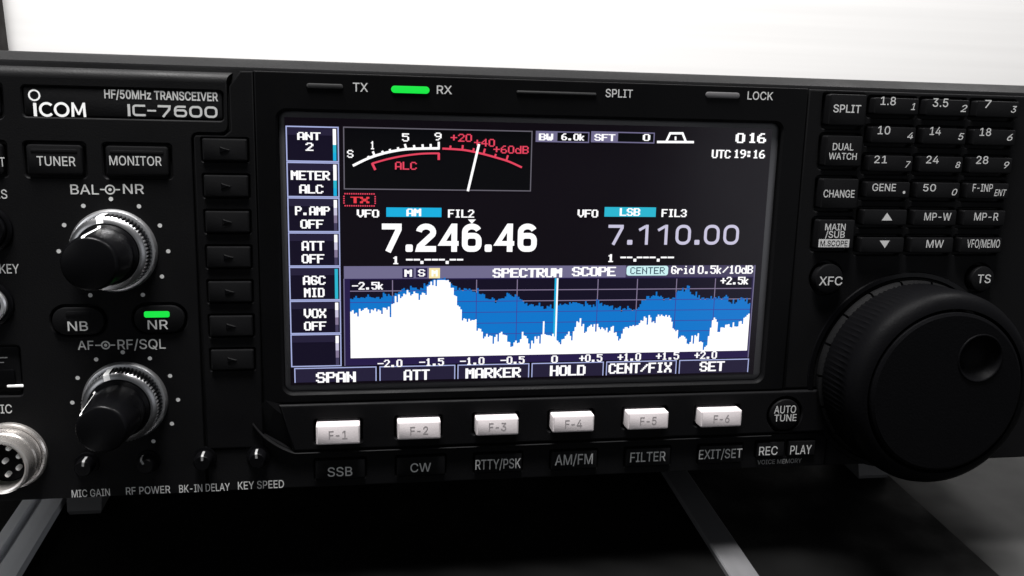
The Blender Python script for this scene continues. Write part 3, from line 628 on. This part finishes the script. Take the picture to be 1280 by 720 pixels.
for i, r in enumerate(keys):
    b = MB(); b.rbox(*r, -3.5, KHT, 'key', .5, .3); k = b.build('keypad_key', rad); b = MB(); h = KHT + .05
    if KL[i]:
        for q in KL[i]: T(b, *q, h=h)
    if i < 12 and IT[i]: T(b, *IT[i], h=h, bold=3, shear=.22, m='text')
    if i == 9: b.disc(P(1130, 240.5, h), .4, h, 'text', 14)
    if i == 12: b.poly([(*P(*q, h), h) for q in ((1102, 275.6), (1115.3, 275.6), (1109, 265.8))], 'text')
    if i == 15: b.poly([(*P(*q, h), h) for q in ((1099.6, 300.7), (1106, 310), (1112.2, 300.7))], 'text')
    b.build('lettering', k)
LL = [[('SPLIT', 1041.8, 1076.3, 130.8, 141)], [('DUAL', 1041, 1067, 179, 188), ('WATCH', 1036, 1071, 191, 199.5)], [('CHANGE', 1029.5, 1068.3, 237.3, 247)], [('MAIN', 1031.6, 1057, 279.6, 288), ('/SUB', 1031.6, 1056, 289, 297.2)]]
for i, r in enumerate(lkeys):
    b = MB(); b.rbox(*r, -3.5, KHT, 'key', .6, .35); k = b.build('keypad_key', rad); b = MB(); h = KHT + .05
    for q in LL[i]: T(b, *q, h=h, bold=4)
    if i == 3:
        u0, v0, u1, v1 = box_of(1023.3, 1061.6, 299, 309, h); b.rect(u0, v0, u1, v1, h, 'text'); T(b, 'M.SCOPE', 1025.5, 1059.5, 300.6, 307.6, h=h + .03, m='key')
    b.build('lettering', k)

# ---- tuning dial
dc = dial
b = MB(); b.lathe(dc, [(29.4, .05), (29.2, .5), (28.0, .6), (27.6, .2)], 'knob', 96, cap1=False)
td = b.build('tuning_dial', rad, label='large black tuning dial with a finger dimple')
b = MB(); n = 220
def kn(r, a, h): return [(dc[0] + (r + (a if i % 2 else -a)) * math.cos(2 * math.pi * i / n), dc[1] + (r + (a if i % 2 else -a)) * math.sin(2 * math.pi * i / n), h) for i in range(n)]
b.loops([kn(26.0, 0, 2.6), kn(26.5, .2, 3.2), kn(26.8, .2, 11.5), kn(26.9, .15, 15.0), kn(26.9, 0, 16.6), kn(26.3, 0, 18.2), kn(25.0, 0, 19.5), kn(23.6, 0, 20.1), kn(22.9, 0, 20.2), kn(22.6, 0, 18.6)], 'dial', cap1=False)
b.build('rubber_grip', td, ang=50)
b = MB()
for k in range(18):                                          # notched skirt behind the grip
    a0, a1 = k * 20 + .7, k * 20 + 19.3; pts = []
    for r, h in ((26.8, .5), (27.1, 1.0), (27.1, 2.2), (26.2, 2.8)):
        pts.append([(dc[0] + r * math.cos(math.radians(a0 + (a1 - a0) * i / 8)), dc[1] + r * math.sin(math.radians(a0 + (a1 - a0) * i / 8)), h) for i in range(9)])
    b.loops(pts, 'trim', cap1=False, closed=False)
b.build('notched_skirt', td)
dm = (117.6, 37.8); dh = 20.9; dr = 6.7
b = MB(); N = 96
ring = lambda r, h: [(dc[0] + r * math.cos(2 * math.pi * i / N), dc[1] + r * math.sin(2 * math.pi * i / N), h) for i in range(N)]
b.loops([ring(22.1, 18.4), ring(22.1, 19.9), ring(21.9, 20.5), ring(21.2, 20.9)], 'dial', cap1=False)
# face with a hole for the dimple
o_, i_ = [p[:2] for p in ring(21.2, 0)], circ(dm, dr, 48)
vs = [(*p, dh) for p in o_ + i_]; fs = []
for t in tessellate_polygon([[Vector((*p, 0)) for p in o_], [Vector((*p, 0)) for p in i_]]):
    a, b2, c = [vs[i] for i in t]; fs.append(list(t) if (b2[0] - a[0]) * (c[1] - a[1]) - (b2[1] - a[1]) * (c[0] - a[0]) > 0 else list(t)[::-1])
b.mesh(vs, fs, 'dial'); b.build('dial_face', td, ang=40)
b = MB(); b.lathe(dm, [(dr, dh), (dr - .15, dh + .25), (dr - .45, dh + .25), (dr - .7, dh - .1), (dr - 1.2, dh - 1.3), (dr - 2.2, dh - 2.3), (dr - 3.6, dh - 2.9), (dr - 5.2, dh - 3.1)], 'dial', 56); b.build('finger_dimple', td, ang=60)

# ---- feet
def world_to_panel(x, y, z):
    p = ROOT.inverted() @ Vector((x * .001, y * .001, z * .001)); return (p.x * 1000, p.z * 1000, -p.y * 1000)
for x0, x1 in ((-135, -124), (127, 140)):
    b = MB(); lp = []
    for z, ya, yb, g in ((30, 50, 66, 0), (8, 43, 60, .4), (3.4, 41.5, 59, .6), (2.0, 42, 58.5, 1.0)):
        lp.append([world_to_panel(*p, z) for p in ((x0 + g, ya), (x1 - g, ya), (x1 - g, yb), (x0 + g, yb))])
    b.loops(lp, 'rubber'); b.build('front_foot', rad, recalc=True, ang=25)
for x0, x1 in ((-135, -118), (122, 140)):
    b = MB(); q = [(x0, 236), (x1, 236), (x1, 252), (x0, 252)]
    b.loops([[world_to_panel(*p, 12) for p in q], [world_to_panel(*p, 1.9) for p in q]], 'rubber'); b.build('rear_foot', rad, recalc=True)

# ------------------------------------------------------------------ the screen
h0 = -1.2
b = MB(); b.rbox(scr[0] + .1, scr[1] + .1, scr[2] - .1, scr[3] - .1, -3.4, h0, 'border', 2.0, .3)
disp = b.build('display', rad, label='lit colour screen showing a meter, two frequencies and a spectrum plot')
SU0, SU1, SV0, SV1 = -63.4, 64.0, 28.3, 96.6
b = MB(); b.rect(SU0, SV0, SU1, SV1, h0 + .08, 'lcd'); b.build('backlight', disp)
z = [h0 + .14 + .05 * i for i in range(7)]
# menu keys
MV1, MV0, MU0, MU1 = 94.55, 33.1, -63.0, -50.5; ch = (MV1 - MV0) / 7
MENU = [[('ANT', 371.5, 400.8, 165.3, 175), ('2', 381.8, 391.8, 178.3, 188.5)], [('METER', 363.5, 412.5, 213.5, 225), ('ALC', 374, 404.3, 230.8, 241.8)],
        [('P.AMP', 368.8, 412.5, 258, 269), ('OFF', 375.4, 404.6, 274.6, 285.6)], [('ATT', 377, 405.5, 301.3, 313.3), ('OFF', 377, 405.5, 317.8, 329)],
        [('AGC', 378.6, 407, 344.7, 356), ('MID', 380, 405.7, 360, 371.4)], [('VOX', 379.7, 407.8, 386, 397.5), ('OFF', 380, 408, 402, 413)], []]
for i in range(7):
    b = MB(); v1 = MV1 - i * ch; v0 = v1 - ch + .06
    b.rect(MU0, v0, MU1, v1, z[0], 's_cell'); b.rect(MU0, v1 - 2.2, MU1, v1, z[1], 's_cell2')
    b.strip([(MU0, v0 + .15), (MU1, v0 + .15), (MU1, v1 - .15), (MU0, v1 - .15)], .30, z[2], 's_line', True)
    on = i in (0, 1, 4); g = (ch - 1) / 4
    for k in range(4):
        mm = (('s_white', 's_white', 's_teal', 's_cyan') if on else ('s_white', 's_lav', 's_grid', 's_bar2'))[k]
        if i == 4: mm = 's_teal'
        b.rect(MU1 - 1.3, v1 - .55 - g * (k + 1), MU1 - .5, v1 - .55 - g * k, z[3], mm)
    for q in MENU[i]: X(b, *q, h=z[4])
    b.build('menu_key', disp)
# meter
b = MB(); e0, e1 = P(429, 160, z[0]), P(664.5, 237.7, z[0])
mb_ = (-49.15, 79.25, -1.6, 94.5); b.rect(*mb_, z[0], 's_box'); frame(b, *mb_, .28, z[1], 's_grey')
C = lambda x, y, h: P(425 + x / 5.12, 155 + y / 5.12, h)
def cur(pts, wd, m, h): b.strip([C(x, y, h) for x, y in pts], wd, h, m)
cur(smooth([(82, 267), (180, 220), (270, 190), (350, 172), (430, 161), (530, 157), (638, 156)]), .62, 's_white', z[2])
cur(smooth([(655, 157), (790, 166), (900, 188), (1000, 215), (1080, 240), (1164, 278)]), .5, 's_pink', z[2])
cur(smooth([(205, 253), (300, 226), (400, 205), (500, 192), (580, 188), (636, 188)]), .45, 's_pink', z[2])
for q in (((205, 250), (226, 294)), ((632, 186), (632, 230))): cur(q, .6, 's_pink', z[3])
for q in (((180, 205), (186, 220)), ((210, 175), (224, 210)), ((270, 172), (277, 192)), ((318, 160), (324, 182)), ((370, 149), (376, 172)), ((415, 128), (425, 164)), ((473, 135), (478, 161)), ((528, 130), (531, 159)), ((580, 128), (581, 158)), ((632, 114), (632, 158))):
    cur(q, .55, 's_white', z[3])
for q in (((708, 138), (705, 160)), ((786, 135), (783, 165)), ((857, 155), (852, 176)), ((928, 158), (919, 190)), ((998, 192), (990, 213)), ((1075, 200), (1064, 236))): cur(q, .5, 's_pink', z[3])
for s, x0, x1, y0, y1, m in (('S', 45, 86, 166, 216, 's_white'), ('1', 192, 224, 110, 162, 's_white'), ('5', 397, 442, 60, 112, 's_white'), ('9', 605, 650, 55, 105, 's_white'),
    ('+20', 708, 845, 63, 113, 's_pink'), ('+40', 858, 992, 95, 144, 's_pink'), ('+60dB', 982, 1208, 139, 189, 's_pink'), ('ALC', 352, 492, 242, 292, 's_pink')):
    X(b, s, 425 + x0 / 5.12, 425 + x1 / 5.12, 155 + y0 / 5.12, 155 + y1 / 5.12, m, z[4], .3)
b.build('signal_meter', disp)
b = MB(); cur([(890, 128), (818, 430)], .62, 's_white', z[5]); b.build('meter_needle', disp)
# transmit badge
b = MB(); u0, v0, u1, v1 = box_of(430, 469, 242.3, 257.3, z[1])
def dotted(p, q, m):
    n = max(2, int(math.hypot(q[0] - p[0], q[1] - p[1]) / .55))
    for i in range(n):
        t = (i + .5) / n; x, y = p[0] + (q[0] - p[0]) * t, p[1] + (q[1] - p[1]) * t; b.rect(x - .17, y - .17, x + .17, y + .17, z[1], m)
for p, q in (((u0, v0), (u1, v0)), ((u1, v0 + .4), (u1, v1 - .4)), ((u1, v1), (u0, v1)), ((u0, v1 - .4), (u0, v0 + .4))): dotted(p, q, 's_pink')
X(b, 'TX', 438, 461.7, 246, 254, 's_red', z[1], .9); b.build('transmit_badge', disp)
# frequency readouts
def digit(b, g, u0, v0, u1, v1, w, h, m):
    e = w / 2; a, c, lo, hi, mid = u0 + e, u1 - e, v0 + e, v1 - e, (v0 + v1) / 2; W = c - a; r = W / 2; xm = (a + c) / 2
    if g == '7': b.strip([(u0, hi), (c - w * .1, hi), (c - w * .1, hi - w * .5), (u0 + W * .42, v0)], w, h, m)
    if g == '0': b.strip(rr(a, lo, c, hi, W * .42), w, h, m, True)
    if g == '1': b.strip([(u0 + W * .0, hi - W * .55), (c - W * .25, hi), ], w * .9, h, m); b.rect(u1 - w * 1.15, v0, u1 - w * .15, v1, h + .01, m)
    if g == '2': b.strip(arc((xm, hi - r * .8), r, r * .8, 175, -25, 12) + [(a + W * .05, lo + W * .18), (a, lo), (u1, lo)], w, h, m)
    if g == '4':
        x = u1 - W * .32; b.strip([(x, v0), (x, v1)], w, h, m)
        b.strip([(x - w * .2, hi + e * .4), (a, v0 + (v1 - v0) * .30), (u1, v0 + (v1 - v0) * .30)], w * .82, h + .01, m)
    if g == '6':
        b.strip(rr(a, lo, c, mid + w * .35, W * .35), w, h, m, True)
        b.strip(arc((a + r, hi - r * .8), r, r * .8, 20, 180, 10) + [(a, lo + r * .7)], w, h + .01, m)
    if g == '.': b.rbox(u0, v0, u1, v1, h - .02, h, m, w * .3, .01)
b = MB()
C6 = lambda x, y: (470 + x / 6.095, 250 + y / 6.095)
for g, x0, x1 in (('7', 45, 200), ('2', 305, 458), ('4', 480, 630), ('6', 655, 805), ('4', 905, 1054), ('6', 1080, 1226)):
    digit(b, g, *box_of(470 + x0 / 6.095, 470 + x1 / 6.095, 250 + 180 / 6.095, 250 + 395 / 6.095, z[1]), 1.5, z[1], 's_white')
for x0, x1 in ((225, 280), (828, 882)): digit(b, '.', *box_of(470 + x0 / 6.095, 470 + x1 / 6.095, 305.6, 314.8, z[1]), 1.5, z[1], 's_white')
b.poly([(*P(*q, z[1]), z[1]) for q in ((585, 274.3), (589.8, 279.6), (594.8, 274.3))], 's_white')
X(b, 'VFO', 446, 474, 262, 271.8, h=z[2]); X(b, 'FIL2', 560, 592.8, 262, 272, h=z[2]); X(b, '1', 490, 499.5, 320.5, 330.2, h=z[2])
def dashes(b, segs, y, dots_):
    for a, c in segs: p, q = P(a, y, z[2]), P(c, y, z[2]); b.rect(p[0], p[1] - .22, q[0], p[1] + .22, z[2], 's_white')
    for x in dots_: p = P(x, y + 3.4, z[2]); b.rect(p[0] - .4, p[1] - .4, p[0] + .4, p[1] + .4, z[2], 's_white')
dashes(b, [(507.5, 516), (517, 525), (530.5, 538.8), (539.8, 547.5), (548.4, 556), (562, 570), (571, 579)], 324.6, (527.4, 559))
fr1 = b.build('frequency_readout', disp, label='bold white upper frequency figures on the left')
b = MB(); u0, v0, u1, v1 = box_of(483, 552, 259.5, 271.2, z[1]); b.rect(u0, v0, u1, v1, z[1], 's_cyan'); X(b, 'AM', 508, 526.5, 260.8, 270.2, h=z[3], bold=.8); b.build('mode_badge', disp)
b = MB(); C4 = 4.129
for g, x0, x1 in (('7', 455, 535), ('1', 614, 664), ('1', 712, 764), ('0', 803, 882), ('0', 950, 1030), ('0', 1050, 1130)):
    digit(b, g, *box_of(650 + x0 / C4, 650 + x1 / C4, 250 + 128 / C4, 250 + 231 / C4, z[1]), .82, z[1], 's_lav')
for x0, x1 in ((553, 580), (900, 926)): digit(b, '.', *box_of(650 + x0 / C4, 650 + x1 / C4, 250 + 206 / C4, 250 + 231 / C4, z[1]), .8, z[1], 's_lav')
X(b, 'VFO', 722, 747.8, 262, 271.8, h=z[2]); X(b, 'FIL3', 827, 858.5, 261.5, 271.3, h=z[2]); X(b, '1', 759, 768, 317.8, 327.6, h=z[2])
dashes(b, [(775.5, 782.5), (783.5, 790.5), (796, 803), (804, 811), (812, 819.5), (826, 833.5), (834.5, 842.5)], 321.8, (793.6, 822.8))
b.build('frequency_readout', disp, label='thin lavender lower frequency figures on the right')
b = MB(); u0, v0, u1, v1 = box_of(755.8, 820, 259, 271, z[1]); b.rect(u0, v0, u1, v1, z[1], 's_teal'); X(b, 'LSB', 774.7, 800.3, 260.2, 269.8, h=z[3], bold=.8); b.build('mode_badge', disp)
# filter boxes and clock
for q, k, s1, s2 in (((670.5, 736, 165, 177.3), .40, ('BW', 673.6, 691.5), ('6.0k', 701.7, 731.5)), ((739.7, 817.8, 165.6, 177.9), .42, ('SFT', 743, 769.3), ('0', 803.5, 812.8))):
    b = MB(); u0, v0, u1, v1 = box_of(*q, z[1]); b.rect(u0, v0, u1, v1, z[0], 's_box'); b.rect(u0, v0, u0 + (u1 - u0) * k, v1, z[1], 's_bar'); frame(b, u0, v0, u1, v1, .3, z[2], 's_bar')
    for s in (s1, s2): X(b, s[0], s[1], s[2], q[2] + 2, q[3] - 1.8, h=z[3], bold=.8)
    b.build('filter_box', disp)
b = MB(); C7 = lambda x, y: P(660 + x / 4.267, 150 + y / 4.267, z[2])
b.strip([C7(688, 117), C7(885, 118)], .62, z[2], 's_white'); b.strip([C7(738, 114), C7(758, 71), C7(824, 71), C7(841, 114)], .6, z[3], 's_white'); b.strip([C7(787, 88), C7(787, 108)], .5, z[2], 's_white')
b.build('filter_symbol', disp)
b = MB(); X(b, '0', 919.5, 931.5, 166.4, 178.8, h=z[2], bold=.9); X(b, '16', 935, 957.8, 166.4, 178.8, h=z[2], bold=.9)
X(b, 'UTC', 889.7, 913.5, 187.3, 197.8, h=z[2]); X(b, '19:16', 917, 956.5, 187.3, 197.8, h=z[2]); b.build('clock', disp)
# spectrum scope
b = MB(); S0, S1, SB0, ST, SH = -49.5, 62.0, 33.2, 56.3, 59.55
b.rect(S0, SB0, S1, ST, z[0], 's_axis')
pl0, pl1, pb, pt = -48.0, 61.45, 35.3, 56.0
b.rect(pl0, pb, pl1, pt, z[1], 's_cell')
b.rect(S0, ST, S1, SH, z[1], 's_bar2'); b.rect(S0, ST, P(770, 340, 0)[0] + 3, SH, z[2], 's_bar')
b.strip([(S0, ST), (S0, SB0)], .25, z[2], 's_bar'); b.strip([(S1, SB0), (S1, SH)], .3, z[2], 's_bar')
X(b, 'M', 505.5, 515, 337, 346, h=z[4]); X(b, 'S', 522.5, 531.5, 336.6, 345.6, h=z[4])
for q in ((503, 517, 335.5, 347.5), (520, 534, 335, 347)): b.rect(*box_of(*q, z[3]), z[3], 's_axis')
b.rect(*box_of(536.3, 550, 335, 347.8, z[3]), z[3], 's_yel'); X(b, 'M', 539.5, 547, 337.5, 345.5, h=z[4], m='s_white')
X(b, 'SPECTRUM', 616, 703, 335.3, 346.8, h=z[4], bold=1.0); X(b, 'SCOPE', 715, 770, 333.6, 345.2, h=z[4], bold=1.0)
u0, v0, u1, v1 = box_of(783.3, 835.3, 332.3, 344.4, z[3]); b.poly([(*p, z[3]) for p in rr(u0, v0, u1, v1, .7)], 's_pill'); X(b, 'CENTER', 788, 831, 334, 342.6, 's_ink', z[4], .1)
X(b, 'Grid', 839, 868.3, 332.3, 342.4, h=z[4], bold=.6); X(b, '0.5k/10dB', 872.5, 941.5, 331.8, 342.2, h=z[4], bold=.6)
X(b, '-2.5k', 440, 480, 352.5, 362, h=z[4]); X(b, '+2.5k', 900.7, 936.5, 346, 355.6, h=z[4])
for s, x0, x1, y0 in (('-2.0', 472, 503, 449.6), ('-1.5', 524, 555, 447.9), ('-1.0', 575, 605.6, 446.7), ('-0.5', 625.6, 655.8, 445.6), ('0', 689, 697.3, 444.4), ('+0.5', 724, 753, 443), ('+1.0', 772, 801.3, 441.6), ('+1.5', 820, 849, 440.3), ('+2.0', 868, 896.3, 439.2)):
    X(b, s, x0, x1, y0, y0 + 9.3, h=z[4])
b.build('scope_frame', disp)
WT = [(438,389),(448,388),(458,385.5),(474,386.7),(488,385.5),(490,376.7),(496.7,370),(505.6,365.5),(527.8,366.5),(534,360),(541,351),(547.8,348),(559,350),(565.6,359),(569,373),(576.7,389),(583,400),(594.4,401),(596.7,415),(601,410),(604.4,422),(612,416.7),(617.8,423),(625.6,414.4),(633,417.8),(637.8,431),(643,422),(647.8,433),(653,419),(663,425.5),(671,420),(675.6,424.4),(680,403),(683,422),(690,416.7),(695,424),(700,429),(706,420),(711,409),(715.6,419),(721,403),(727.8,402),(731,413),(739,405.6),(746.7,406.7),(757.8,411),(760,417.8),(765.6,405.6),(774.4,425.6),(780,411),(791,405.6),(797.8,407.8),(804.4,397.8),(811,396.7),(817.8,405.6),(822,395.6),(829,392),(837.8,395.6),(841,410),(849,421),(855.6,419),(859.6,433),(864.4,423),(873,417.8),(881,434.4),(886.7,415.6),(892,395.6),(895.6,400),(897.8,417.8),(902,407.8),(909,404.4),(913,409),(924.4,402),(936,392)]
BT = [(438,374.4),(452,372),(472,372),(490,370),(496.7,364.4),(514.4,360),(527.8,361),(539,351),(550,346.7),(563,354.4),(569,361),(585.6,362),(596.7,364.4),(607.8,373),(621,375.6),(639,369),(652,374.4),(661,382),(674.4,384.4),(692,386.7),(697.8,383),(713,377.8),(724.4,377.8),(737.8,384.4),(749,379),(769,385.6),(795.6,387.8),(804.4,376.7),(817.8,369),(831,374.4),(842,372),(849,363),(860,361),(869,371),(884.4,374.4),(893,372),(906.7,373),(915.6,381),(926.7,371),(936,379)]
def samp(tab):
    q = [P(x, y, z[2]) for x, y in tab]; n = 250; out = []; k = 0
    for i in range(n):
        u = pl0 + (pl1 - pl0) * (i + .5) / n
        while k < len(q) - 2 and q[k + 1][0] < u: k += 1
        t = min(1, max(0, (u - q[k][0]) / (q[k + 1][0] - q[k][0]))); out.append(q[k][1] + (q[k + 1][1] - q[k][1]) * t)
    return out
wt, bt = samp(WT), samp(BT); n = 250; dw = (pl1 - pl0) / n
wt = [max(pb + .4, a + random.gauss(0, .40) - (random.random() < .13) * random.uniform(.6, 2.0)) for a in wt]
bt = [min(pt - .1, a + random.gauss(0, .28) + (random.random() < .20) * random.uniform(.3, 1.1)) for a in bt]
bt = [max(a, c + .15) for a, c in zip(bt, wt)]; wt = [min(a, pt - .15) for a in wt]
gv = [pb + (pt - pb) * k / 7 for k in range(1, 7)]; gu = [P(x, 400, z[2])[0] for x in (490.7, 543, 595, 645.5, 694.5, 745.6, 794.4, 843, 891)]
b = MB()
for v in gv: b.rect(pl0, v - .12, pl1, v + .12, z[2], 's_grid')
for k, u in enumerate(gu):
    for j in range(7): b.rect(u - .12, pb + (pt - pb) * j / 7 + .12, u + .12, pb + (pt - pb) * (j + 1) / 7 - .12, z[2], 's_grid')
b.build('scope_grid', disp)
b = MB()
for i in range(n): b.rect(pl0 + i * dw, pb, pl0 + (i + 1) * dw, bt[i], z[3], 's_blue')
for v in gv:
    i = 0
    while i < n:
        if bt[i] > v + .2:
            j = i
            while j < n and bt[j] > v + .2: j += 1
            b.rect(pl0 + i * dw, v - .1, pl0 + j * dw, v + .1, z[4], 's_gridb'); i = j
        i += 1
for u in gu: i = int((u - pl0) / dw); b.rect(u - .11, pb, u + .11, bt[i], z[4] + .01, 's_gridb')
b.build('peak_trace', disp)
b = MB()
for i in range(n): b.rect(pl0 + i * dw, pb, pl0 + (i + 1) * dw, wt[i], z[5], 's_white')
b.build('live_trace', disp)
b = MB(); u = P(695.3, 400, z[6])[0]; b.rect(u - .22, pb, u + .22, pt + .2, z[6], 's_white'); b.rect(u - .75, pb + 1, u - .22, pt + .2, z[4] + .03, 's_cyan'); b.build('centre_marker', disp)
# soft keys
EDG = [(368.5, 470), (475, 568.5), (572.5, 661), (665, 754), (758, 845), (849, 935)]
SK = [('SPAN', 395, 445, 465, 478), ('ATT', 504.6, 537.2, 462, 475), ('MARKER', 582, 651.3, 459.8, 472.3), ('HOLD', 687.5, 732, 456.6, 469.5), ('CENT/FIX', 761, 839.8, 453.6, 466.3), ('SET', 874.5, 905.8, 451.8, 464)]
for (x0, x1), s in zip(EDG, SK):
    b = MB(); u0, u1 = P(x0, 463, z[1])[0], P(x1, 458, z[1])[0]; v0, v1 = 28.95, 32.75
    b.rect(u0, v0, u1, v1, z[0], 's_cell2'); b.strip([(u0, v0), (u0, v1), (u1, v1), (u1, v0)], .28, z[1], 's_line'); X(b, *s, h=z[3], bold=.75); b.build('soft_key', disp)
